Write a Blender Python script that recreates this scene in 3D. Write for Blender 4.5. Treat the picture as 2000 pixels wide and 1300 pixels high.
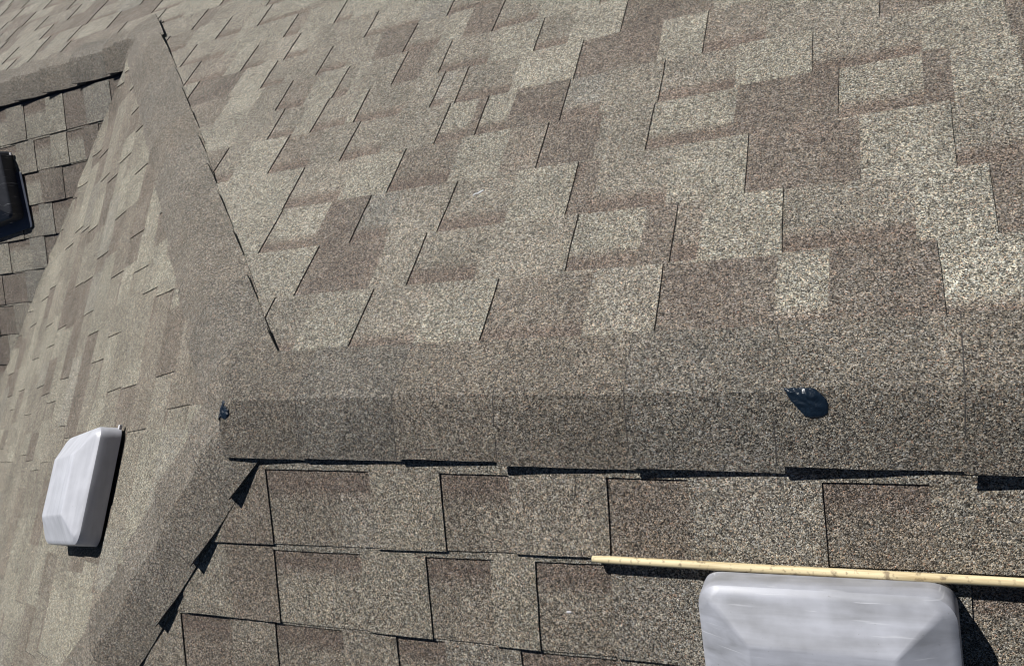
import bpy, bmesh, math, random
from mathutils import Vector, Matrix, noise, Euler
random.seed(7)
scn = bpy.context.scene
for o in list(bpy.data.objects): bpy.data.objects.remove(o, do_unlink=True)
COL = scn.collection

# ------------------------------------------------------------------ camera
cam_d = bpy.data.cameras.new("camera"); cam = bpy.data.objects.new("camera", cam_d); COL.objects.link(cam)
cam.location = (1.0985, -0.1995, 0.9826)
cam.rotation_euler = Euler((0.29353, 0.4326, 0.07372), 'XYZ')
cam_d.sensor_fit = 'HORIZONTAL'; cam_d.sensor_width = 36; cam_d.lens = 1475.73 / 2000 * 36
cam_d.shift_x = (1000 - 1078.03) / 2000; cam_d.shift_y = (652.49 - 650) / 2000
cam_d.clip_start = 0.02; cam_d.clip_end = 500
scn.camera = cam

# ------------------------------------------------------------------ light
SUN = Vector((-0.44, 0.47, 0.765)).normalized()            # towards the sun
w = bpy.data.worlds.new("World"); scn.world = w; w.use_nodes = True
nt = w.node_tree; bg = nt.nodes['Background']; sky = nt.nodes.new('ShaderNodeTexSky')
sky.sky_type = 'NISHITA'; sky.sun_disc = False
sky.sun_elevation = math.asin(SUN.z); sky.sun_rotation = math.atan2(SUN.x, SUN.y)
sky.altitude = 300; sky.air_density = 0.3; sky.dust_density = 0.05; sky.ozone_density = 1.0
nt.links.new(sky.outputs[0], bg.inputs[0]); bg.inputs[1].default_value = 0.05
sd = bpy.data.lights.new("sun", 'SUN'); sd.energy = 5.0; sd.angle = math.radians(0.5); sd.color = (1, 0.98, 0.95)
so = bpy.data.objects.new("sun", sd); COL.objects.link(so); so.rotation_euler = SUN.to_track_quat('Z', 'Y').to_euler()
so.location = (-4, 4, 8)
vs = scn.view_settings; scn.display_settings.display_device = 'sRGB'
vs.view_transform = 'Standard'; vs.look = 'None'; vs.exposure = 0.0; vs.gamma = 1; vs.use_curve_mapping = False
try: scn.cycles.filter_width = 1.1
except Exception: pass

# ------------------------------------------------------------------ roof frame
M = 0.40237; C = 1 / math.sqrt(1 + M * M); Y2 = 1.606; E = 0.143
PL = {  # origin, u dir, downslope dir, normal
 'T': (Vector((0, 0, 0)), Vector((1, 0, 0)), Vector((0, C, -M * C)), Vector((0, M * C, C))),
 'B': (Vector((0, 0, 0)), Vector((1, 0, 0)), Vector((0, -C, -M * C)), Vector((0, -M * C, C))),
 'L': (Vector((0, 0, 0)), Vector((0, 1, 0)), Vector((-C, 0, -M * C)), Vector((-M * C, 0, C))),
 'D': (Vector((0, Y2, -M * Y2)), Vector((1, 0, 0)), Vector((0, -C, -M * C)), Vector((0, -M * C, C)))}
def P3(pl, u, v, n):
    o, a, b, c = PL[pl]; return o + a * u + b * v + c * n
def roof_z(x, y): return max(min(-M * abs(y), M * x), -M * Y2 - M * abs(y - Y2))
def tag(o, label=None, cat=None, group=None, kind=None):
    for k, v in (('label', label), ('category', cat), ('group', group), ('kind', kind)):
        if v: o[k] = v
    return o

# ------------------------------------------------------------------ materials
def mat(name):
    m = bpy.data.materials.new(name); m.use_nodes = True
    nt = m.node_tree; return m, nt, nt.nodes['Principled BSDF']
def N(nt, t, **kw):
    n = nt.nodes.new(t)
    for k, v in kw.items(): setattr(n, k, v)
    return n
def math_n(nt, op, a, b=None, clamp=False):
    n = N(nt, 'ShaderNodeMath', operation=op); n.use_clamp = clamp
    for i, s in enumerate((a, b)):
        if s is None: continue
        if isinstance(s, (int, float)): n.inputs[i].default_value = s
        else: nt.links.new(s, n.inputs[i])
    return n.outputs[0]

def granule_material():
    m, nt, bs = mat("shingle_granules"); L = nt.links
    tc = N(nt, 'ShaderNodeTexCoord'); co = tc.outputs['Object']
    # slightly warped coordinates so the grains are not round cells
    wn = N(nt, 'ShaderNodeTexNoise'); wn.inputs['Scale'].default_value = 420; wn.inputs['Detail'].default_value = 1; L.new(co, wn.inputs['Vector'])
    sub = N(nt, 'ShaderNodeVectorMath', operation='SUBTRACT'); L.new(wn.outputs['Color'], sub.inputs[0]); sub.inputs[1].default_value = (.5, .5, .5)
    sc = N(nt, 'ShaderNodeVectorMath', operation='SCALE'); L.new(sub.outputs[0], sc.inputs[0]); sc.inputs['Scale'].default_value = 0.0022
    ad = N(nt, 'ShaderNodeVectorMath', operation='ADD'); L.new(co, ad.inputs[0]); L.new(sc.outputs[0], ad.inputs[1]); cw = ad.outputs[0]
    vo = N(nt, 'ShaderNodeTexVoronoi'); vo.inputs['Scale'].default_value = GR_SCALE; L.new(cw, vo.inputs['Vector'])
    sp = N(nt, 'ShaderNodeSeparateColor'); L.new(vo.outputs['Color'], sp.inputs[0])
    # per-granule brightness
    rp = N(nt, 'ShaderNodeValToRGB'); cr = rp.color_ramp; cr.interpolation = 'CONSTANT'
    st = [(0, .05), (.16, .16), (.37, .34), (.62, .54), (.80, .77), (.95, .93)]
    while len(cr.elements) < len(st): cr.elements.new(0.5)
    for e, (p_, v_) in zip(cr.elements, st): e.position = p_; e.color = (v_, v_, v_, 1)
    L.new(sp.outputs[0], rp.inputs[0])
    # per-granule tint
    rt = N(nt, 'ShaderNodeValToRGB'); ct = rt.color_ramp; ct.interpolation = 'CONSTANT'
    tt = [(0, (1.0, 1.0, 1.0)), (.40, (1.04, .97, .88)), (.62, (.90, .96, 1.05)), (.80, (1.06, .92, .78)), (.92, (1.1, .78, .66)), (.955, (.92, .99, .95))]
    while len(ct.elements) < len(tt): ct.elements.new(0.5)
    for e, (p_, v_) in zip(ct.elements, tt): e.position = p_; e.color = (*v_, 1)
    L.new(sp.outputs[1], rt.inputs[0])
    # coarse clumps of grain
    v2 = N(nt, 'ShaderNodeTexNoise'); v2.inputs['Scale'].default_value = 120; v2.inputs['Detail'].default_value = 2; L.new(co, v2.inputs['Vector'])
    c2 = math_n(nt, 'ADD', math_n(nt, 'MULTIPLY', v2.outputs['Fac'], 1.2), 0.40)
    vB = N(nt, 'ShaderNodeTexVoronoi'); vB.inputs['Scale'].default_value = 290; L.new(cw, vB.inputs['Vector'])
    sB = N(nt, 'ShaderNodeSeparateColor'); L.new(vB.outputs['Color'], sB.inputs[0])
    c2 = math_n(nt, 'MULTIPLY', c2, math_n(nt, 'ADD', math_n(nt, 'MULTIPLY', sB.outputs[0], .5), .75))
    v3 = N(nt, 'ShaderNodeTexNoise'); v3.inputs['Scale'].default_value = 7; v3.inputs['Detail'].default_value = 3; L.new(co, v3.inputs['Vector'])
    c3 = math_n(nt, 'ADD', math_n(nt, 'MULTIPLY', v3.outputs['Fac'], 0.7), 0.65)
    at = N(nt, 'ShaderNodeAttribute', attribute_name='tone')
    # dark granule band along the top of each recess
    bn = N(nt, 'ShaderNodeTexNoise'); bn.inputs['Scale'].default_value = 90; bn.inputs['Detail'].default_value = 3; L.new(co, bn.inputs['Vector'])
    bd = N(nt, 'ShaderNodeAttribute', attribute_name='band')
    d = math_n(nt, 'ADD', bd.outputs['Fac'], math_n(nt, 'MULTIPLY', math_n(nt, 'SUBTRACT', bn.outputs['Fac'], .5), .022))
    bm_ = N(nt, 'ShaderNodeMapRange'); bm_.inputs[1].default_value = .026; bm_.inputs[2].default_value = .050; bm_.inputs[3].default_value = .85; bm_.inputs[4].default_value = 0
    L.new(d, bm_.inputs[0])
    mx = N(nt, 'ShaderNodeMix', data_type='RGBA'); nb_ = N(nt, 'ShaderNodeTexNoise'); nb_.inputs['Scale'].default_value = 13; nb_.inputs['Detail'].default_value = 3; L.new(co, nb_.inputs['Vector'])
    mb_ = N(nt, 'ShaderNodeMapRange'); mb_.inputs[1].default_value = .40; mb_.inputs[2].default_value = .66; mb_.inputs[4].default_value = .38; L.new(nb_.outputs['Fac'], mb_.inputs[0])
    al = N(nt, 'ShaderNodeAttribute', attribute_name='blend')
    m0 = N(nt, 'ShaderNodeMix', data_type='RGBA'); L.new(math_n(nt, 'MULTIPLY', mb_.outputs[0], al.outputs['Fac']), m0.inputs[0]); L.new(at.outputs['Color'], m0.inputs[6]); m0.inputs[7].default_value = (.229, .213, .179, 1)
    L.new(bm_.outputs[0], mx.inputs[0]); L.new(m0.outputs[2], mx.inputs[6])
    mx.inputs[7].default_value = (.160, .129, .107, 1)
    mu = N(nt, 'ShaderNodeMix', data_type='RGBA', blend_type='MULTIPLY'); mu.inputs[0].default_value = 1
    L.new(mx.outputs[2], mu.inputs[6]); L.new(rt.outputs[0], mu.inputs[7])
    wn2 = N(nt, 'ShaderNodeTexNoise'); wn2.inputs['Scale'].default_value = 30; wn2.inputs['Detail'].default_value = 5; wn2.inputs['Roughness'].default_value = .7; L.new(co, wn2.inputs['Vector'])
    wr = N(nt, 'ShaderNodeMapRange'); wr.inputs[1].default_value = .66; wr.inputs[2].default_value = .76; wr.inputs[3].default_value = 1; wr.inputs[4].default_value = .55; L.new(wn2.outputs['Fac'], wr.inputs[0])
    f = math_n(nt, 'MULTIPLY', math_n(nt, 'MULTIPLY', math_n(nt, 'MULTIPLY', math_n(nt, 'MULTIPLY', rp.outputs[0], c2), c3), 2.52), wr.outputs[0])
    vm = N(nt, 'ShaderNodeVectorMath', operation='SCALE'); L.new(mu.outputs[2], vm.inputs[0]); L.new(f, vm.inputs['Scale'])
    L.new(vm.outputs[0], bs.inputs['Base Color'])
    bs.inputs['Roughness'].default_value = .8; bs.inputs['Specular IOR Level'].default_value = .35
    b = N(nt, 'ShaderNodeBump'); b.inputs['Strength'].default_value = BUMP; b.inputs['Distance'].default_value = .0016
    hh = math_n(nt, 'MULTIPLY', math_n(nt, 'SUBTRACT', 1, vo.outputs['Distance']), math_n(nt, 'ADD', sp.outputs[2], .4))
    L.new(hh, b.inputs['Height']); L.new(b.outputs[0], bs.inputs['Normal'])
    return m
GR_SCALE = 680; BUMP = .65
GRAN = granule_material()
EDGE, nt, bs = mat("asphalt_edge"); bs.inputs['Base Color'].default_value = (.035, .032, .032, 1); bs.inputs['Roughness'].default_value = .9
nz = N(nt, 'ShaderNodeTexNoise'); nz.inputs['Scale'].default_value = 500
r_ = N(nt, 'ShaderNodeValToRGB'); r_.color_ramp.elements[0].color = (.01, .01, .012, 1); r_.color_ramp.elements[1].color = (.10, .09, .08, 1)
r_.color_ramp.elements[0].position = .35; r_.color_ramp.elements[1].position = .7
tc = N(nt, 'ShaderNodeTexCoord'); nt.links.new(tc.outputs['Object'], nz.inputs['Vector']); nt.links.new(nz.outputs['Fac'], r_.inputs[0]); nt.links.new(r_.outputs[0], bs.inputs['Base Color'])

TONE = {'L': (.275, .262, .219), 'M': (.229, .213, .179), 'W': (.200, .178, .149), 'B': (.158, .135, .114), 'X': (.238, .228, .199)}
CAPC = (.170, .157, .134)

# ------------------------------------------------------------------ mesh helpers
class MB:
    def __init__(s): s.v = []; s.f = []; s.m = []; s.t = []; s.b = []
    def vert(s, p, tone=(.1, .1, .1), band=1.0):
        s.v.append(tuple(p)); s.t.append(tone); s.b.append(band); return len(s.v) - 1
    def grid(s, pts, tone, bands=None, mi=0):
        """pts[i][j]; returns index grid; faces wound so that i x j gives the normal"""
        I = [[s.vert(p, tone, bands[i][j] if bands else 1.0) for j, p in enumerate(r)] for i, r in enumerate(pts)]
        for i in range(len(I) - 1):
            for j in range(len(I[0]) - 1):
                s.f.append((I[i][j], I[i + 1][j], I[i + 1][j + 1], I[i][j + 1])); s.m.append(mi)
        return I
    def build(s, name, mats, parent=None, smooth=False):
        me = bpy.data.meshes.new(name); me.from_pydata(s.v, [], s.f); me.update()
        for m in mats: me.materials.append(m)
        me.polygons.foreach_set('material_index', s.m)
        a = me.attributes.new('tone', 'FLOAT_COLOR', 'POINT'); a.data.foreach_set('color', [c for t in s.t for c in (*t, 1)])
        b = me.attributes.new('band', 'FLOAT', 'POINT'); b.data.foreach_set('value', s.b)
        c_ = me.attributes.new('blend', 'FLOAT', 'POINT'); c_.data.foreach_set('value', [0.0 if 'cap' in name else 1.0] * len(s.v))
        if smooth: me.polygons.foreach_set('use_smooth', [True] * len(s.f))
        o = bpy.data.objects.new(name, me); COL.objects.link(o)
        if parent: o.parent = parent
        return o
def nz1(a, b, c=0.0): return noise.noise(Vector((a, b, c)))
def wob(u, v, k):         # wavering of cut edges, metres
    return .0011 * nz1(u * 9, v * 9, k) + .0009 * nz1(u * 60, v * 60, k + 5)

def build_slope(pl, rows, soft=0.0):
    """rows: list of dict(top=(a,b), bot=(a,b), gap=, segs=[(u0,u1,kind,tone)]) ; side: the tooth edge that faces away from the sun"""
    mb = MB()
    for ri, r in enumerate(rows):
        ta, tb = r['top']; ba, bb = r['bot']; gap = r['gap']
        vt = lambda u: ta + tb * u + .0015 * nz1(u * 2.2, ri * 3.1, 9) + wob(u, ri * .7, 1)
        vb = lambda u: ba + bb * u + .0015 * nz1(u * 2.2, (ri + 1) * 3.1, 9) + wob(u, (ri + 1) * .7, 1)
        def nb(t, u): return .0004 + .0042 * max(t, -.1) + .0007 * max(t, 0) * nz1(u * 6, ri * 2.0, 3)
        def edge(ue, sk, t, s_): return ue + sk * (t - .5) + wob(t * .14 + ri, ue, 2 + s_)
        for (u0, u1, kind, tone, k0, k1) in r['segs']:
            if u1 - u0 < .004: continue
            n = max(2, int((u1 - u0) / .016)); ts = [-.09, 0, .1, .3, .5, .7, .88, 1.0]
            kk = random.uniform(.93, 1.07); col = tuple((c + (g - c) * (soft if ri > 7 or pl in 'LB' else 0)) * kk for c, g in zip(TONE[tone], TONE['M']))
            if pl == 'L': col = (col[0] * 1.07, col[1] * 1.07, col[2] * 1.04)
            if pl == 'B': col = (col[0] * 1.0, col[1] * .965, col[2] * .94)
            # under-lapping lower layer
            def pt(i, t, dn, shrink=0.0):
                a = edge(u0, k0, t, 0); b = edge(u1, k1, t, 0); u = a + (b - a) * i / n
                v = vt(u) + (vb(u) - vt(u)) * t
                if t >= 1: v += shrink
                return u, v, nb(t, u) + dn
            if kind == 'n':
                g0 = gap / E
                tn = [-.09, g0 * .5, g0, g0 + .06, .3, .5, .7, .88, 1.0]
                pts = []; bands = []
                for i in range(n + 1):
                    row = []; br = []
                    for t in tn:
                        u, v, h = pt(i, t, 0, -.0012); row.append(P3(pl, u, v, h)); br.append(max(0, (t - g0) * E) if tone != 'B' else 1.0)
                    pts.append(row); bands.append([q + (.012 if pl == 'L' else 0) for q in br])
                G = mb.grid(pts, col, bands)
                # butt wall
                mb.grid([[P3(pl, *pt(i, 1.0, 0, -.0012)), P3(pl, pt(i, 1.0, 0)[0], pt(i, 1.0, 0, -.0012)[1], 0)] for i in range(n + 1)], (.05,) * 3, None, 1)
                if gap > .0005:      # strip of the upper layer above the recess
                    tg = [-.09, 0, g0 * .6, g0]; rr = r.get('scol', TONE['M'])
                    pts = [[P3(pl, *pt(i, t, .0024)) for t in tg] for i in range(n + 1)]
                    mb.grid(pts, rr)
                    mb.grid([[pts[i][-1], P3(pl, *pt(i, g0, 0))] for i in range(n + 1)], (.05,) * 3, None, 1)
            else:
                pts = [[P3(pl, *pt(i, t, .0024)) for t in ts] for i in range(n + 1)]
                mb.grid(pts, col)
                mb.grid([[pts[i][-1], P3(pl, pt(i, 1, 0)[0], pt(i, 1, 0)[1], 0)] for i in range(n + 1)], (.05,) * 3, None, 1)
                lo = [P3(pl, *(pt(0, t, 0)[:2]), -.0002) for t in ts]; mb.grid([lo, pts[0]], (.05,) * 3, None, 1)
                hi = [P3(pl, *(pt(n, t, 0)[:2]), -.0002) for t in ts]; mb.grid([pts[-1], hi], (.05,) * 3, None, 1)
    return mb

def rnd_segs(u0, u1, first='t', fixed=None):
    """fill u0..u1 with alternating raised tabs and recesses"""
    out = []; u = u0; k = first
    while u < u1:
        if k == 't': wdt = random.choice([.09, .12, .15, .19, .22, .26]) ; tone = random.choices('LMWBX', [40, 26, 10, 16, 8])[0]
        else: wdt = random.choice([.06, .10, .13, .16, .20]); tone = random.choices('LMWB', [22, 40, 12, 26])[0]
        wdt *= random.uniform(.85, 1.15)
        if u + wdt > u1 - .05: wdt = u1 - u
        out.append((u, u + wdt, k, tone)); u += wdt
        k = 'n' if k == 't' else ('t' if random.random() < .93 else 'n')
    return out
def dress(segs):
    o = []; k = 0.0
    for (a, b, kd, t) in segs:
        k2 = random.uniform(-.004, .004); o.append((a, b, kd, t, k, k2)); k = k2
    return o
def row_from_marks(marks, umin, umax):
    """marks: (u_end, kind+tone) measured left to right"""
    first = marks[0][0] - .13
    segs = rnd_segs(umin, first, 't') if first > umin + .1 else []
    u = first
    for ue, kt in marks: segs.append((u, ue, kt[0], kt[1])); u = ue
    segs += rnd_segs(u, umax, 'n' if marks[-1][1][0] == 't' else 't')
    return segs

T_MARKS = {
0:[(.203,'tL'),(.343,'nM'),(.473,'tL'),(.652,'nW'),(.767,'tM'),(.939,'nB'),(1.009,'nL'),(1.147,'tB'),(1.26,'nL')],
1:[(.002,'tL'),(.183,'nB'),(.273,'tM'),(.418,'nM'),(.593,'tM'),(.719,'nL'),(.772,'tB'),(.817,'nW'),(.941,'tL'),(1.122,'nM'),(1.218,'tL'),(1.288,'nB')],
2:[(-.175,'tL'),(-.027,'nL'),(.078,'tB'),(.169,'nX'),(.293,'tM'),(.437,'nM'),(.562,'tL'),(.609,'nB'),(.747,'nM'),(.877,'tL'),(1.052,'nB'),(1.18,'tL'),(1.295,'nM')],
3:[(-.184,'tL'),(-.024,'nM'),(.111,'tL'),(.262,'nW'),(.381,'tL'),(.466,'tW'),(.586,'nB'),(.689,'tM'),(.847,'nL'),(1.019,'tB'),(1.148,'nL'),(1.189,'tB'),(1.284,'tL'),(1.34,'nB')],
4:[(-.315,'tL'),(-.189,'nW'),(-.085,'tM'),(.029,'nM'),(.179,'tM'),(.26,'nL'),(.282,'tB'),(.356,'nL'),(.483,'tB'),(.57,'nX'),(.692,'tM'),(.839,'nM'),(.974,'tL'),(1.152,'nM'),(1.278,'tL'),(1.358,'nB')],
5:[(-.405,'tM'),(-.314,'nM'),(-.251,'tL'),(-.143,'nM'),(-.115,'tL'),(.031,'nM'),(.114,'tM'),(.15,'nX'),(.183,'tM'),(.329,'nM'),(.483,'tL'),(.669,'nB'),(.764,'tL'),(.888,'nW'),(1.088,'tM'),(1.217,'nB'),(1.318,'tL')],
6:[(-.562,'tL'),(-.453,'tM'),(-.351,'nW'),(-.25,'tL'),(-.2,'nM'),(-.17,'tL'),(-.054,'tM'),(.031,'nB'),(.085,'tM'),(.226,'nM'),(.35,'tL'),(.438,'nM'),(.565,'tL'),(.773,'nB'),(.941,'tM')],
7:[(-.593,'tL'),(-.504,'nM'),(-.377,'tM'),(-.274,'nM'),(-.185,'tM'),(-.078,'tB'),(.035,'nM'),(.106,'tL'),(.198,'tB'),(.323,'nM'),(.487,'tL')]}
B_MARKS = {
0:[(.049,'tW'),(.21,'nM'),(.281,'nX'),(.42,'tL'),(.544,'nM'),(.702,'tM'),(.822,'nB'),(.996,'tX'),(1.118,'nW'),(1.243,'tM')],
1:[(-.076,'tL'),(.043,'tW'),(.243,'nL'),(.375,'tL'),(.495,'nM'),(.574,'tL'),(.697,'nM'),(.915,'tX'),(1.042,'nM'),(1.155,'tX')],
2:[(-.229,'tM'),(-.091,'nW'),(.022,'tM'),(.182,'nM'),(.298,'tM'),(.396,'nM'),(.536,'tX'),(.695,'nM'),(.835,'tM')]}
D_MARKS = {
0:[(-2.406,'tM'),(-2.25,'nL'),(-2.128,'tL'),(-1.99,'nB'),(-1.823,'tX'),(-1.70,'nB')],
1:[(-2.367,'tM'),(-2.25,'nM'),(-2.139,'tL'),(-2.03,'nL'),(-1.926,'tB'),(-1.8,'nB')],
2:[(-2.481,'tM'),(-2.36,'nL'),(-2.201,'tB'),(-2.02,'nB')],
3:[(-2.532,'tM'),(-2.40,'nM'),(-2.303,'tX'),(-2.15,'nW')],
4:[(-2.663,'tL'),(-2.50,'nL'),(-2.393,'tX'),(-2.2,'nB')]}
T_B = {1:(.2422,-.0063),2:(.3792,-.0055),3:(.5179,.005),4:(.6641,-.0012),5:(.809,-.0143),6:(.9496,-.0027)}
B_B = {1:(.2629,-.0365),2:(.4102,-.0292)}

roof = bpy.data.objects.new("shingle_roof", None); COL.objects.link(roof)
tag(roof, "weathered brown and tan asphalt shingle roof with hips, ridges and a valley", "roof")

def rows_T():
    rows = []; b = lambda k: T_B[k] if k in T_B else (.09, 0) if k == 0 else (.9496 + E * (k - 6), -.001)
    for k in range(0, 38):
        segs = row_from_marks(T_MARKS[k], -1.6 - .15 * k, 3.0) if k in T_MARKS else rnd_segs(-7.0 + random.uniform(0, .2), 3.0)
        rows.append(dict(top=b(k), bot=b(k + 1), gap=random.choice([0, .002, .005, .008]), segs=dress(segs), scol=TONE['M']))
    return rows
def rows_B():
    rows = []; b = lambda k: B_B[k] if k in B_B else (.09, 0) if k == 0 else (.4102 + E * (k - 2), -.029 + .004 * min(k, 6))
    for k in range(0, 15):
        segs = row_from_marks(B_MARKS[k], -.8 - .2 * k, 3.0) if k in B_MARKS else rnd_segs(-3.2 + random.uniform(0, .2), 3.0)
        rows.append(dict(top=b(k), bot=b(k + 1), gap=(.028 if k == 0 else .011 if k == 1 else .004), segs=dress(segs), scol=TONE['M']))
    return rows
def rows_D():
    rows = []
    for k in range(0, 20):
        segs = row_from_marks(D_MARKS[k], -7.0, -1.25) if k in D_MARKS else rnd_segs(-7.0 + random.uniform(0, .2), -1.25)
        rows.append(dict(top=(.268 + E * (k - 1), 0), bot=(.268 + E * k, 0), gap=random.choice([0, .004, .008]), segs=dress(segs), scol=TONE['M']))
    return rows
def rows_L():
    rows = []; fx = {}
    for (u, v) in ((.20, .56), (.545, 1.27), (.357, .77), (.42, 1.52), (.10, .745), (.28, 1.05), (1.01, 1.74), (1.255, 1.76)): fx.setdefault(int((v - .10) // E), []).append(u)
    for k in range(-1, 34):
        # cuts in shade face -y : recess on the low-u side of a tab
        cuts = sorted(fx.get(k, [])); segs = []; u = -3.4 + random.uniform(0, .2); kd = 'n'
        raw = rnd_segs(u, 4.4, 'n')
        # shift the nearest recess/tab joint onto a measured cut
        raw = [list(s) for s in raw]
        for c in cuts:
            js = [i for i in range(1, len(raw)) if raw[i][2] == 't' and raw[i - 1][2] == 'n']
            if not js: continue
            i = min(js, key=lambda i: abs(raw[i][0] - c))
            if raw[i - 1][0] < c - .02 and c + .02 < raw[i][1]: raw[i][0] = c; raw[i - 1][1] = c
        rows.append(dict(top=(.10 + E * k, 0), bot=(.10 + E * (k + 1), 0), gap=random.choice([0, .003, .006]), segs=dress([tuple(s) for s in raw]), scol=TONE['M']))
    return rows

def cut(bm, co, no):
    """keep the side the normal points away from"""
    bmesh.ops.bisect_plane(bm, geom=bm.verts[:] + bm.edges[:] + bm.faces[:], plane_co=co, plane_no=no, clear_outer=True, dist=1e-6)
def clip_object(o, regions):
    """regions: list of lists of (co, outward normal); the result is their union"""
    src = bmesh.new(); src.from_mesh(o.data); outs = []
    for reg in regions:
        b = src.copy()
        for co, no in reg: cut(b, co, no)
        me = bpy.data.meshes.new("tmp"); b.to_mesh(me); b.free(); outs.append(me)
    src.free(); b = bmesh.new()
    for me in outs: b.from_mesh(me)
    b.to_mesh(o.data); b.free()
    for me in outs: bpy.data.meshes.remove(me)

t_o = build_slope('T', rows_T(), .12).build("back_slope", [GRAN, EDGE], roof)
clip_object(t_o, [[((0, Y2, 0), (0, -1, 0))], [((0, Y2, 0), (0, 1, 0)), ((0, 0, 0), (-1, -1, 0))]])
tag(t_o, "broad sunlit slope beyond the ridge, courses of tan and brown tabs")
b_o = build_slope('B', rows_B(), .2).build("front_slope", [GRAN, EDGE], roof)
clip_object(b_o, [[((0, 0, 0), (-1, 1, 0))]])
tag(b_o, "darker slope on the near side of the ridge under the wooden rod")
l_mb = build_slope('L', rows_L(), .12)
for i, (x, y, z) in enumerate(l_mb.v):                     # shingles round the inside of the valley
    d = ((x + 2 * Y2) - y) / math.sqrt(2)
    if y > .2 and d < .10 and x < -Y2 + .1: l_mb.v[i] = (x, y, z + 1.4 * (.10 - max(d, -.05)) ** 2 + .001)
l_o = l_mb.build("end_slope", [GRAN, EDGE], roof)
clip_object(l_o, [[((-Y2, 0, 0), (-1, 0, 0)), ((0, 0, 0), (1, 1, 0)), ((0, 0, 0), (1, -1, 0))],
                  [((-Y2, 0, 0), (1, 0, 0)), ((0, 0, 0), (1, -1, 0)), ((-2 * Y2 - .0, 0, 0), (-1, 1, 0))]])
tag(l_o, "slope at the left seen at a low angle between two hips and a valley")
d_o = build_slope('D', rows_D()).build("wing_slope", [GRAN, EDGE], roof)
clip_object(d_o, [[((-2 * Y2 + .12, 0, 0), (1, -1, 0)), ((0, Y2, 0), (0, 1, 0))]])
tag(d_o, "small dark slope of the side wing below its ridge")

# decking under the shingles so the roof is solid from any side
mb = MB()
def poly(pts):
    a = [mb.vert(p) for p in pts]; b = [mb.vert((p[0], p[1], p[2] - .03)) for p in pts]
    mb.f.append(tuple(a)); mb.m.append(0); mb.f.append(tuple(reversed(b))); mb.m.append(0)
    for i in range(len(a)):
        j = (i + 1) % len(a); mb.f.append((a[j], a[i], b[i], b[j])); mb.m.append(0)
def zz(x, y, d=.003): return (x, y, roof_z(x, y) - d)
R = 3.0
poly([zz(0, 0), zz(R, 0), zz(R, 4.9), (-7, 4.9, -M * 4.9 - .003), (-7, Y2, -M * Y2 - .003), (-Y2, Y2, -M * Y2 - .003)])
poly([zz(0, 0), (-1.9, -1.9, -M * 1.9 - .003), (R, -1.9, -M * 1.9 - .003), (R, 0, -.003)])
poly([zz(0, 0), (-Y2, Y2, -M * Y2 - .003), (-4.4, Y2 - (4.4 - Y2), -M * 4.4 - .003), (-4.4, -4.4 + 2.5, -M * 4.4 - .003), (-1.9, -1.9, -M * 1.9 - .003)])
poly([(-Y2, Y2, -M * Y2 - .003), (-7, Y2, -M * Y2 - .003), (-7, -1.1, -M * Y2 - M * (Y2 + 1.1) - .003), (-Y2 - Y2 - 1.1, -1.1, -M * Y2 - M * (Y2 + 1.1) - .003)])
DECK, nt, bs = mat("roof_decking"); bs.inputs['Base Color'].default_value = (.06, .055, .05, 1)
dk = mb.build("decking", [DECK], roof)

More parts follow.
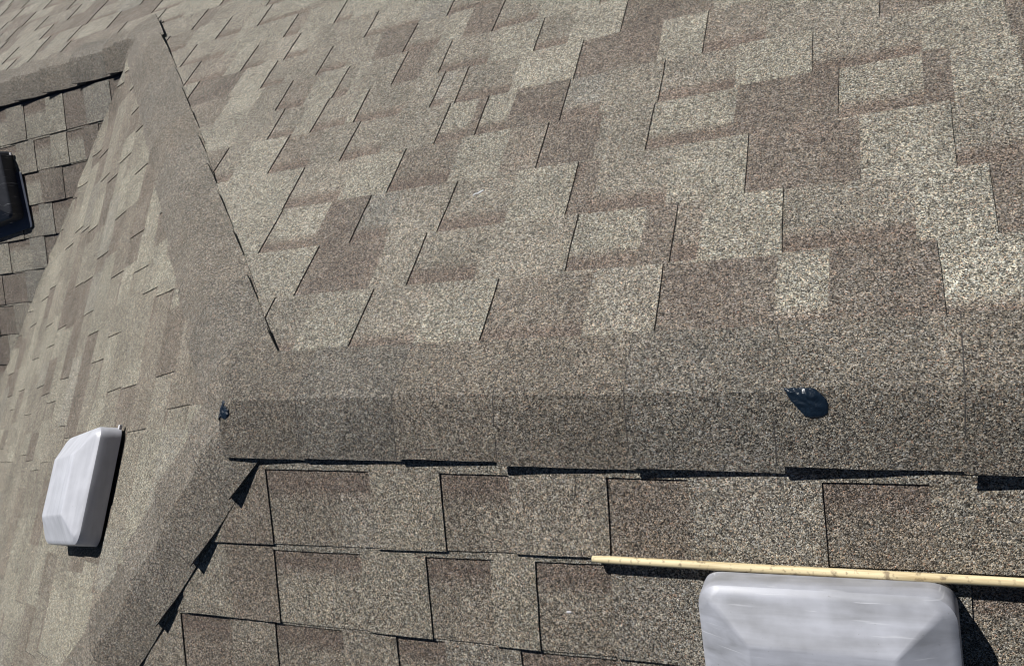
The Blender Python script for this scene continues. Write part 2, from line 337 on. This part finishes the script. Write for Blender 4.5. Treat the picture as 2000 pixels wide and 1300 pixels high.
# ------------------------------------------------------------------ ridge and hip caps
def cap_run(name, org, d, a1, a2, caps, label, extra=None, half=.1045, endcap=False, wl=.13, lifts=(.0165, .020), ck=1.10):
    """caps: (s_butt, s_tail) ; a1,a2: directions down the two sides"""
    mb = MB(); d = d.normalized(); a1 = a1.normalized(); a2 = a2.normalized(); mean = (a1 + a2) / 2; dif = (a1 - a2) / 2
    nt_ = 18
    for ci, (sb, st) in enumerate(caps):
        ln = abs(st - sb); ns = max(6, int(ln / .02)); tw = random.uniform(-.0035, .0035); hw = half + random.uniform(-.002, .002)
        lift_b = lifts[ci] if ci < len(lifts) and len(lifts) > 2 else random.uniform(*lifts[:2]); skew = random.uniform(-.004, .004); kk = ck * random.uniform(.94, 1.05); wr = random.uniform(-.012, .03); col = (CAPC[0] * kk * (1 + wr), CAPC[1] * kk, CAPC[2] * kk * (1 - wr))
        def P(s_, t, dz):
            q = s_ / ln; e = (abs(t) / hw) ** 4
            s = sb + (st - sb) * q + skew * t / hw * (1 - q) + .001 * nz1(t * 70, ci * 3.3, 2) * (1 - q)
            te = t + tw + (.0012 * nz1(s * 14, ci * 1.7 + (1 if t > 0 else 0), 4) + .0007 * nz1(s * 80, ci, 6)) * (abs(t) / hw)
            rr = .016; sh = math.sqrt(te * te + rr * rr) - rr
            p = org + d * s + mean * sh + dif * te
            lift = .0036 + .0022 * max(0, 1 - q * ln / .27) + (lift_b - .0048) * max(0, 1 - q * ln / wl) ** 1.2 + .0012 * nz1(s * 9, ci * 2.1, (8 if t > 0 else 12)) * (abs(t) / hw) - .0012 * e
            zr = min(p.z, M * p.x + .003) if endcap else p.z
            z = max(zr + lift * 1.05 , roof_z(p.x, p.y) + .0035 + lift * .9)
            if extra: z += extra(s, p)
            return Vector((p.x, p.y, z - dz))
        S = [0, .0016] + [ln * i / ns for i in range(1, ns + 1)]; Tt = [hw * (2 * j / nt_ - 1) for j in range(nt_ + 1)]
        top = [[P(s, t, 0) for t in Tt] for s in S]
        flip = (top[1][0] - top[0][0]).cross(top[0][1] - top[0][0]).z < 0
        def g(pts, tone, mi):
            if flip: pts = [list(reversed(r)) for r in pts]
            mb.grid(pts, tone, None, mi)
        g(top[1:], col, 0)
        for j in range(nt_):      # bare cut lip of the exposed butt, worn through in places
            g([[top[0][j], top[0][j + 1]], [top[1][j], top[1][j + 1]]], col, 1 if random.random() < .7 else 0)
        th = .0034
        g([[P(S[0], t, th) for t in Tt], top[0]], (.05,) * 3, 1)
        for t_, rev in ((Tt[0], 0), (Tt[-1], 1)):
            a = [P(s, t_, 0) for s in S]; b = [P(s, t_, th) for s in S]
            pts = [[a[i], b[i]] for i in range(len(S))] if rev else [[b[i], a[i]] for i in range(len(S))]
            g(pts, (.05,) * 3, 1)
        bot = [[P(s, t, th) for t in reversed(Tt)] for s in S]; g(bot, (.05,) * 3, 1)
    return tag(mb.build(name, [GRAN, EDGE], roof, smooth=False), label)
X = Vector((1, 0, 0)); Z0 = Vector((0, 0, 0)); TV = PL['T'][2]; BV = PL['B'][2]
def run(b, step, n, back=.26): return b
# hips: butts face down the hip, each tail runs up under the next cap
def hip_caps(butts): return [(s, max(s - .27, .0)) for s in butts]
h2 = Vector((-1, 1, -M)).normalized(); h1 = Vector((-1, -1, -M)).normalized()
def side_dir(h, n, ref):
    o = h.cross(n).normalized(); return o if o.dot(ref) > 0 else -o
h2T = side_dir(h2, PL['T'][3], Vector((1, 1, 0))); h2L = side_dir(h2, PL['L'][3], Vector((-1, -1, 0)))
h1B = side_dir(h1, PL['B'][3], Vector((1, -1, 0))); h1L = side_dir(h1, PL['L'][3], Vector((-1, 1, 0)))
ex2 = lambda s, p: .013 * min(1, max(0, (s - 1.95) / .2))
r2 = [-1.811 - Y2 * 0, -2.022, -2.227, -2.433] + [-2.433 - .2045 * i for i in range(1, 22)]
cap_run("ridge_cap", Vector((0, Y2, -M * Y2)), X, TV, BV, [(x, x + .27) for x in reversed(r2)], "cap shingles along the lower ridge of the side wing")
cap_run("hip_cap", Z0, h2, h2T, h2L, hip_caps([2.461, 2.2, 2.0, 1.78, 1.567, 1.352, 1.142, .938, .743, .534, .33, .122]), "cap shingles down the long upper left hip", lambda s, p: ex2(s, p) - .005 * max(0, 1 - s / .14), lifts=(.010, .015))
cap_run("hip_cap", Z0, h1, h1B, h1L, hip_caps([2.58 - .205 * i for i in range(10)] + [.529, .34, .16]), "cap shingles down the lower left hip with shadowed edge", lambda s, p: -.005 * max(0, 1 - s / .17))
def ex1(s, p):
    return .004 * max(0, 1 - max(0, s) / .15)
r1 = [-.033, .147, .351, .537, .744, .945, 1.158, 1.362, 1.566, 1.77, 1.975, 2.18, 2.384, 2.59, 2.79]
main_cap = cap_run("ridge_cap", Z0, X, TV, BV, [(x, min(x + .27, 3.0)) for x in r1], "cap shingles along the main ridge carrying the tar patches", ex1, endcap=True, wl=.19, ck=.985, lifts=[.0100, .0095, .0105, .0125, .0125, .0175, .0185] + [.017] * 9)

# ------------------------------------------------------------------ roof vents
def plastic(name, base, dark):
    m, nt, bs = mat(name); L = nt.links; tc = N(nt, 'ShaderNodeTexCoord')
    mp = N(nt, 'ShaderNodeMapping'); mp.inputs['Scale'].default_value = (4, 42, 30); L.new(tc.outputs['Object'], mp.inputs[0])
    n1 = N(nt, 'ShaderNodeTexNoise'); n1.inputs['Scale'].default_value = 1; n1.inputs['Detail'].default_value = 5; n1.inputs['Distortion'].default_value = .5; L.new(mp.outputs[0], n1.inputs['Vector'])
    n2 = N(nt, 'ShaderNodeTexNoise'); n2.inputs['Scale'].default_value = 22; n2.inputs['Detail'].default_value = 6; L.new(tc.outputs['Object'], n2.inputs['Vector'])
    s = math_n(nt, 'ADD', math_n(nt, 'MULTIPLY', n1.outputs['Fac'], .6), math_n(nt, 'MULTIPLY', n2.outputs['Fac'], .4))
    r = N(nt, 'ShaderNodeValToRGB'); r.color_ramp.elements[0].position = .36; r.color_ramp.elements[1].position = .60
    r.color_ramp.elements[0].color = (*dark, 1); r.color_ramp.elements[1].color = (*base, 1); L.new(s, r.inputs[0])
    # thin scratches
    ms = N(nt, 'ShaderNodeMapping'); ms.inputs['Rotation'].default_value = (0, 0, .9); ms.inputs['Scale'].default_value = (7, 160, 7); L.new(tc.outputs['Object'], ms.inputs[0])
    n3 = N(nt, 'ShaderNodeTexNoise'); n3.inputs['Scale'].default_value = 1; n3.inputs['Detail'].default_value = 2; L.new(ms.outputs[0], n3.inputs['Vector'])
    sr = N(nt, 'ShaderNodeMapRange'); sr.inputs[1].default_value = .70; sr.inputs[2].default_value = .76; L.new(n3.outputs['Fac'], sr.inputs[0])
    mx = N(nt, 'ShaderNodeMix', data_type='RGBA'); L.new(math_n(nt, 'MULTIPLY', sr.outputs[0], .5), mx.inputs[0]); L.new(r.outputs[0], mx.inputs[6]); mx.inputs[7].default_value = (.62, .63, .66, 1)
    prev = mx.outputs[2]
    for an, sc_, lo in ((-.6, (9, 210, 9), .69), (1.35, (6, 260, 8), .71), (.25, (14, 330, 12), .70)):
        ms = N(nt, 'ShaderNodeMapping'); ms.inputs['Rotation'].default_value = (0, 0, an); ms.inputs['Scale'].default_value = sc_; L.new(tc.outputs['Object'], ms.inputs[0])
        n3 = N(nt, 'ShaderNodeTexNoise'); n3.inputs['Scale'].default_value = 1; n3.inputs['Detail'].default_value = 3; L.new(ms.outputs[0], n3.inputs['Vector'])
        sr = N(nt, 'ShaderNodeMapRange'); sr.inputs[1].default_value = lo; sr.inputs[2].default_value = lo + .05; L.new(n3.outputs['Fac'], sr.inputs[0])
        m2 = N(nt, 'ShaderNodeMix', data_type='RGBA'); L.new(math_n(nt, 'MULTIPLY', sr.outputs[0], .45), m2.inputs[0]); L.new(prev, m2.inputs[6]); m2.inputs[7].default_value = (.66, .67, .70, 1); prev = m2.outputs[2]
    # fine dirt specks
    nd = N(nt, 'ShaderNodeTexNoise'); nd.inputs['Scale'].default_value = 260; nd.inputs['Detail'].default_value = 3; L.new(tc.outputs['Object'], nd.inputs['Vector'])
    dr = N(nt, 'ShaderNodeMapRange'); dr.inputs[1].default_value = .70; dr.inputs[2].default_value = .78; L.new(nd.outputs['Fac'], dr.inputs[0])
    m2 = N(nt, 'ShaderNodeMix', data_type='RGBA'); L.new(math_n(nt, 'MULTIPLY', dr.outputs[0], .5), m2.inputs[0]); L.new(prev, m2.inputs[6]); m2.inputs[7].default_value = (.16, .15, .14, 1)
    L.new(m2.outputs[2], bs.inputs['Base Color'])
    rr = N(nt, 'ShaderNodeMapRange'); rr.inputs[3].default_value = .34; rr.inputs[4].default_value = .56; L.new(n2.outputs['Fac'], rr.inputs[0]); L.new(rr.outputs[0], bs.inputs['Roughness'])
    b = N(nt, 'ShaderNodeBump'); b.inputs['Strength'].default_value = .25; b.inputs['Distance'].default_value = .002; L.new(s, b.inputs['Height']); L.new(b.outputs[0], bs.inputs['Normal'])
    return m
GREY = plastic("grey_plastic", (.42, .432, .480), (.25, .255, .275))
GLARE_GREY = plastic("glare_grey_plastic", (.60, .61, .66), (.47, .48, .52))  # grey vent plastic painted paler for the sun glare on the left hood
INNER_SHADED = plastic("inner_and_shaded_black", (.030, .034, .045), (.018, .02, .028))  # inner vent parts; also paints the shaded side of the wing vent hood
SHADE_NAVY = plastic("shaded_flange", (.07, .08, .11), (.05, .06, .08))  # flange painted dark navy for the hood's shadow and blue sky fill
WHITE, nt, bs = mat("white_plastic"); bs.inputs['Base Color'].default_value = (.6, .6, .62, 1); bs.inputs['Roughness'].default_value = .5
def rring(a, b, r, z, k=7, bow=0.0):
    """rounded rectangle, half sizes a,b"""
    pts = []
    for cx, cy, t0 in ((a - r, b - r, 0), (-a + r, b - r, 90), (-a + r, -b + r, 180), (a - r, -b + r, 270)):
        for i in range(k + 1):
            t = math.radians(t0 + 90 * i / k); pts.append((cx + r * math.cos(t), cy + r * math.sin(t), z))
    return pts
def loft(name, rings, mat_, parent, cap_top=True, cap_bot=False, smooth=True):
    v = [p for r in rings for p in r]; n = len(rings[0]); f = []
    for i in range(len(rings) - 1):
        for j in range(n): f.append((i * n + j, i * n + (j + 1) % n, (i + 1) * n + (j + 1) % n, (i + 1) * n + j))
    if cap_top: f.append(tuple((len(rings) - 1) * n + j for j in range(n)))
    if cap_bot: f.append(tuple(reversed(range(n))))
    me = bpy.data.meshes.new(name); me.from_pydata(v, [], f); me.materials.append(mat_); me.update()
    if smooth:
        me.polygons.foreach_set('use_smooth', [True] * len(f)); me.set_sharp_from_angle(angle=math.radians(24))
    o = bpy.data.objects.new(name, me); COL.objects.link(o)
    if parent: o.parent = parent
    return o
def box(name, x0, x1, y0, y1, z0, z1, mat_, parent, r=.002):
    cx, cy = (x0 + x1) / 2, (y0 + y1) / 2
    def q(a, b, z): return [(x + cx, y + cy, z) for x, y, z in rring(a, b, min(r, a * .9, b * .9), z, 3)]
    a, b = (x1 - x0) / 2, (y1 - y0) / 2; e = min(.0006, (z1 - z0) / 4)
    return loft(name, [q(a, b, z0), q(a, b, z1 - e), q(a - e, b - e, z1)], mat_, parent, True, True)
def frame(pl, u, v, n, rot):
    o, a, b, c = PL[pl]; up = -b; x = up.cross(c)
    R_ = Matrix((x, up, c)).transposed().to_4x4(); return Matrix.Translation(P3(pl, u, v, n)) @ R_ @ Matrix.Rotation(rot, 4, 'Z')
def vent(pl, u, v, rot, label, hood_mat, fl_mat, A=.1475, B_=.175, fw=.19, fd=-.205, clips=((1, 1),)):
    e = bpy.data.objects.new("roof_vent", None); COL.objects.link(e); e.matrix_world = frame(pl, u, v, 0, rot)
    tag(e, label, "roof vent", "plastic box vents on the roof slopes")
    z1 = .059; zt = .089
    rings = [rring(A - .002, B_ - .002, .028, .0105), rring(A + .001, B_ + .001, .030, .0105), rring(A + .001, B_ + .001, .030, .013), rring(A, B_, .030, .030), rring(A - .001, B_ - .001, .030, z1 - .009),
             rring(A - .0022, B_ - .0022, .030, z1 - .004), rring(A - .006, B_ - .006, .028, z1), rring(A - .012, B_ - .012, .017, z1 + .0030)]
    for q in (.08, .25, .5, .75, .93, 1.0):
        i = .012 + (.068 - .012) * q; k_ = .012 + (.063 - .012) * q; rings.append(rring(A - i, B_ - k_, .0075 - .0045 * q, z1 + .0024 + (zt - z1 - .0024) * q))
    rings.append(rring(A - .071, B_ - .066, .003, zt + .0004))
    loft("hood", rings, hood_mat, e)
    loft("underside", [rring(A - .004, B_ - .004, .028, .03), rring(A - .0045, B_ - .0045, .028, .0305)], INNER_SHADED, e, True, True)
    fl = box("flange", -fw, fw, fd, .05, .0078, .0100, fl_mat, e, .012)
    box("throat", -.11, .11, -.12, .12, .008, .052, INNER_SHADED, e, .01)
    for sx, sy in clips:
        box("corner_clip", sx * (A + .002) - .006, sx * (A + .002) + .006, sy * (B_ - .018) - .006, sy * (B_ - .018) + .006, .0102, .0165, WHITE, e)
    # embossed corner scuffs on the hood
    return e
vent('B', .9930, .4095, .036, "large grey box vent at the bottom right, under the wooden rod", GREY, SHADE_NAVY, .1525, .175, .150, clips=())
vent('L', -.158, .8640, .045, "grey box vent on the left slope, sun glare in its pale colour, with dark shaded uphill side", GLARE_GREY, SHADE_NAVY, .141, .172, .143, -.170, clips=((-1, 1),))
vent('D', -2.662, .4650, .10, "box vent cut off at the left edge, its shade painted black, on the small wing slope", INNER_SHADED, SHADE_NAVY, B_=.155)

# ------------------------------------------------------------------ wooden rod
WOOD, nt, bs = mat("pale_wood"); L = nt.links; tc = N(nt, 'ShaderNodeTexCoord')
mp = N(nt, 'ShaderNodeMapping'); mp.inputs['Scale'].default_value = (300, 300, 14); L.new(tc.outputs['Object'], mp.inputs[0])
n1 = N(nt, 'ShaderNodeTexNoise'); n1.inputs['Scale'].default_value = 1; n1.inputs['Detail'].default_value = 4; L.new(mp.outputs[0], n1.inputs['Vector'])
n2 = N(nt, 'ShaderNodeTexNoise'); n2.inputs['Scale'].default_value = 130; n2.inputs['Detail'].default_value = 4; L.new(tc.outputs['Object'], n2.inputs['Vector'])
r = N(nt, 'ShaderNodeValToRGB'); r.color_ramp.elements[0].position = .3; r.color_ramp.elements[1].position = .6
r.color_ramp.elements[0].color = (.50, .38, .20, 1); r.color_ramp.elements[1].color = (.80, .68, .42, 1); L.new(n1.outputs['Fac'], r.inputs[0])
r2_ = N(nt, 'ShaderNodeValToRGB'); r2_.color_ramp.elements[0].position = .56; r2_.color_ramp.elements[1].position = .70; r2_.color_ramp.elements[0].color = (0, 0, 0, 1); r2_.color_ramp.elements[1].color = (.75, .75, .75, 1)
L.new(n2.outputs['Fac'], r2_.inputs[0]); mx = N(nt, 'ShaderNodeMix', data_type='RGBA'); L.new(r2_.outputs[0], mx.inputs[0]); L.new(r.outputs[0], mx.inputs[6]); mx.inputs[7].default_value = (.16, .11, .07, 1)
L.new(mx.outputs[2], bs.inputs['Base Color']); bs.inputs['Roughness'].default_value = .6
A0 = P3('B', .6765, .2361, .0165); A1 = P3('B', 1.2088, .2235, .0165); ax = (A1 - A0).normalized(); Lr = 1.25
rings = []
for i in range(61):
    s = Lr * i / 60; rr = .0055 + .0003 * nz1(s * 3, 0, 5); rr *= (.82 if i == 0 else 1)
    cx, cy = .0012 * nz1(s * 2.5, 1, 1), .0008 * nz1(s * 2.5, 4, 1)
    rings.append([(cx + rr * math.cos(2 * math.pi * k / 20), cy + rr * math.sin(2 * math.pi * k / 20), s + (.0012 if i else 0)) for k in range(20)])
rod = loft("wooden_rod", rings, WOOD, None, True, True)
rod.matrix_world = Matrix.Translation(A0) @ ax.to_track_quat('Z', 'Y').to_matrix().to_4x4()
tag(rod, "long pale round wooden rod lying across the near slope against the large vent", "wooden rod")

# ------------------------------------------------------------------ tar patches
TAR, nt, bs = mat("black_tar"); bs.inputs['Base Color'].default_value = (.007, .015, .027, 1); bs.inputs['Roughness'].default_value = .30
L = nt.links; tc = N(nt, 'ShaderNodeTexCoord'); n1 = N(nt, 'ShaderNodeTexNoise'); n1.inputs['Scale'].default_value = 160; n1.inputs['Detail'].default_value = 3; n1.inputs['Distortion'].default_value = 1.5
L.new(tc.outputs['Object'], n1.inputs['Vector']); b = N(nt, 'ShaderNodeBump'); b.inputs['Strength'].default_value = .45; b.inputs['Distance'].default_value = .002; L.new(n1.outputs['Fac'], b.inputs['Height']); L.new(b.outputs[0], bs.inputs['Normal'])
def ray_hit_h(x, y, base): return base
from mathutils.bvhtree import BVHTree
bpy.context.view_layer.update()
def bvh_of(*obs):
    V = []; F = []
    for o in obs:
        k = len(V); V += [v.co.copy() for v in o.data.vertices]; F += [tuple(i + k for i in p.vertices) for p in o.data.polygons]
    return BVHTree.FromPolygons(V, F)
BV_ALL = bvh_of(*[o for o in roof.children if 'cap' in o.name or 'slope' in o.name])
def surf(x, y):
    h = BV_ALL.ray_cast(Vector((x, y, 3)), Vector((0, 0, -1)))[0]; return h.z
def blob(name, poly2, base_pt, up, xdir, hgt, label, cat, mat_, ridges=None, zf=None, seed=0, rag=.0012):
    """poly2: outline in metres in a local frame lying on the roof surface"""
    xd = (xdir - up * xdir.dot(up)).normalized(); yd = up.cross(xd)
    # densify outline
    pts = []; n = len(poly2)
    for i in range(n):
        a = poly2[i]; b_ = poly2[(i + 1) % n]; k = max(2, int(math.hypot(b_[0] - a[0], b_[1] - a[1]) / .0018))
        for j in range(k): pts.append((a[0] + (b_[0] - a[0]) * j / k, a[1] + (b_[1] - a[1]) * j / k))
    cx = sum(p[0] for p in pts) / len(pts); cy = sum(p[1] for p in pts) / len(pts); m = len(pts)
    fr = [1.0, .97, .9, .82, .74, .66, .58, .5, .42, .34, .26, .18, .1]; v = []; f = []
    for ri, q in enumerate([1.0] + fr):
        for i, (x, y) in enumerate(pts):
            wv = rag * nz1(x * 500, y * 500, seed) * q
            X_ = cx + (x - cx) * (q) + wv; Y_ = cy + (y - cy) * (q) + wv
            z = -.002 if ri == 0 else hgt * (1 - q ** 4) ** .5 * (.75 + .5 * nz1(X_ * 60, Y_ * 60, seed)) + .0003
            if ridges and ri: z += ridges(X_, Y_) * (1 - q ** 3)
            q3 = base_pt + xd * X_ + yd * Y_; v.append(Vector((q3.x, q3.y, surf(q3.x, q3.y) + z)))
    for r_i in range(len(fr)):
        for i in range(m): f.append((r_i * m + i, r_i * m + (i + 1) % m, (r_i + 1) * m + (i + 1) % m, (r_i + 1) * m + i))
    q3 = base_pt + xd * cx + yd * cy; v.append(Vector((q3.x, q3.y, surf(q3.x, q3.y) + hgt * .9))); c = len(v) - 1; k = len(fr) * m
    for i in range(m): f.append((k + i, k + (i + 1) % m, c))
    org = base_pt.copy()
    me = bpy.data.meshes.new(name); me.from_pydata([tuple(p - org) for p in v], [], f); me.materials.append(mat_); me.update(); me.polygons.foreach_set('use_smooth', [True] * len(f))
    o = bpy.data.objects.new(name, me); COL.objects.link(o); o.location = org; return tag(o, label, cat)
upB = PL['B'][3]; upT = PL['T'][3]
# surface point helper for the caps: cap height above the slope near the crest
def cap_h(y): return .0125
big = [(-.027, .020), (-.021, .0185), (-.016, .0200), (-.011, .0190), (-.006, .0205), (0, .0195), (.005, .0200), (.011, .0175), (.0155, .0135), (.0195, .0095), (.0230, .0050), (.0250, -.0015), (.0250, -.0085), (.0240, -.0145), (.018, -.018), (.010, -.0200), (.003, -.0200), (-.003, -.0175), (-.0085, -.011), (-.0135, -.005), (-.0175, .001), (-.022, .0085), (-.025, .015)]
ctr = Vector((.985, -.017, -M * .017 + .0125))
blob("tar_patch", big, ctr, upB, X, .0035, "large glossy blue-black tar smear on the main ridge cap", "tar patch", TAR,
     lambda x, y: .0009 * math.sin((x * .7 + y * 1.2) * 430 + 6 * nz1(x * 60, y * 60, 3)) + .0007 * nz1(x * 150, y * 150, 8), None, 3, .0011)
sm = [(-.002, .018), (.003, .017), (.004, .012), (.003, .009), (.009, .006), (.014, .003), (.017, -.001), (.015, -.009), (.010, -.014), (.004, -.015), (.001, -.011), (-.004, -.016), (-.006, -.022), (-.008, -.016), (-.005, -.009), (-.003, -.004), (-.008, .001), (-.008, .008), (-.004, .010), (-.003, .014)]
sm = [(x * 1.3, y * 1.05) for x, y in sm]
blob("tar_patch", sm, Vector((-.026, -.018, 0)) + Vector((0, 0, .009)), Vector((-.15, -.18, 1)).normalized(), X, .0032, "small ragged tar blob where the ridge meets the two hips", "tar patch", TAR, None, None, 9, .0035)

# ------------------------------------------------------------------ small pale chips
CHIP, nt, bs = mat("white_flake"); bs.inputs['Base Color'].default_value = (.62, .62, .64, 1); bs.inputs['Roughness'].default_value = .6
blob("paint_flake", [(-.0105, -.003), (-.007, .0005), (-.001, .0015), (.004, .006), (.011, .008), (.014, .006), (.008, .001), (.003, -.002), (-.004, -.003), (-.008, -.005)], P3('T', .3545, .474, .0052), upT, X, .0022,
     "ragged white flake stuck to the upper slope", "paint flake", CHIP, None, None, 2, .002)
blob("paint_flake", [(-.0045, -.002), (-.003, .0016), (.002, .002), (.0048, .0006), (.003, -.0018), (-.001, -.0024)], P3('B', .624, .3266, .0050), upB, X, .0015,
     "tiny pale chip on the near slope left of the large vent", "paint flake", CHIP, None, None, 5, .001)

# ------------------------------------------------------------------ ground far below
g = MB(); s = 120
g.grid([[(-s, -s, -5.2), (-s, s, -5.2)], [(s, -s, -5.2), (s, s, -5.2)]], (.1, .1, .1))
GM, nt, bs = mat("lawn"); n1 = N(nt, 'ShaderNodeTexNoise'); n1.inputs['Scale'].default_value = 4; r = N(nt, 'ShaderNodeValToRGB'); r.color_ramp.elements[0].color = (.04, .06, .02, 1); r.color_ramp.elements[1].color = (.09, .11, .05, 1)
tc = N(nt, 'ShaderNodeTexCoord'); nt.links.new(tc.outputs['Object'], n1.inputs['Vector']); nt.links.new(n1.outputs['Fac'], r.inputs[0]); nt.links.new(r.outputs[0], bs.inputs['Base Color'])
go = g.build("ground", [GM]); tag(go, kind="structure")
go.data.flip_normals() if go.data.polygons[0].normal.z < 0 else None
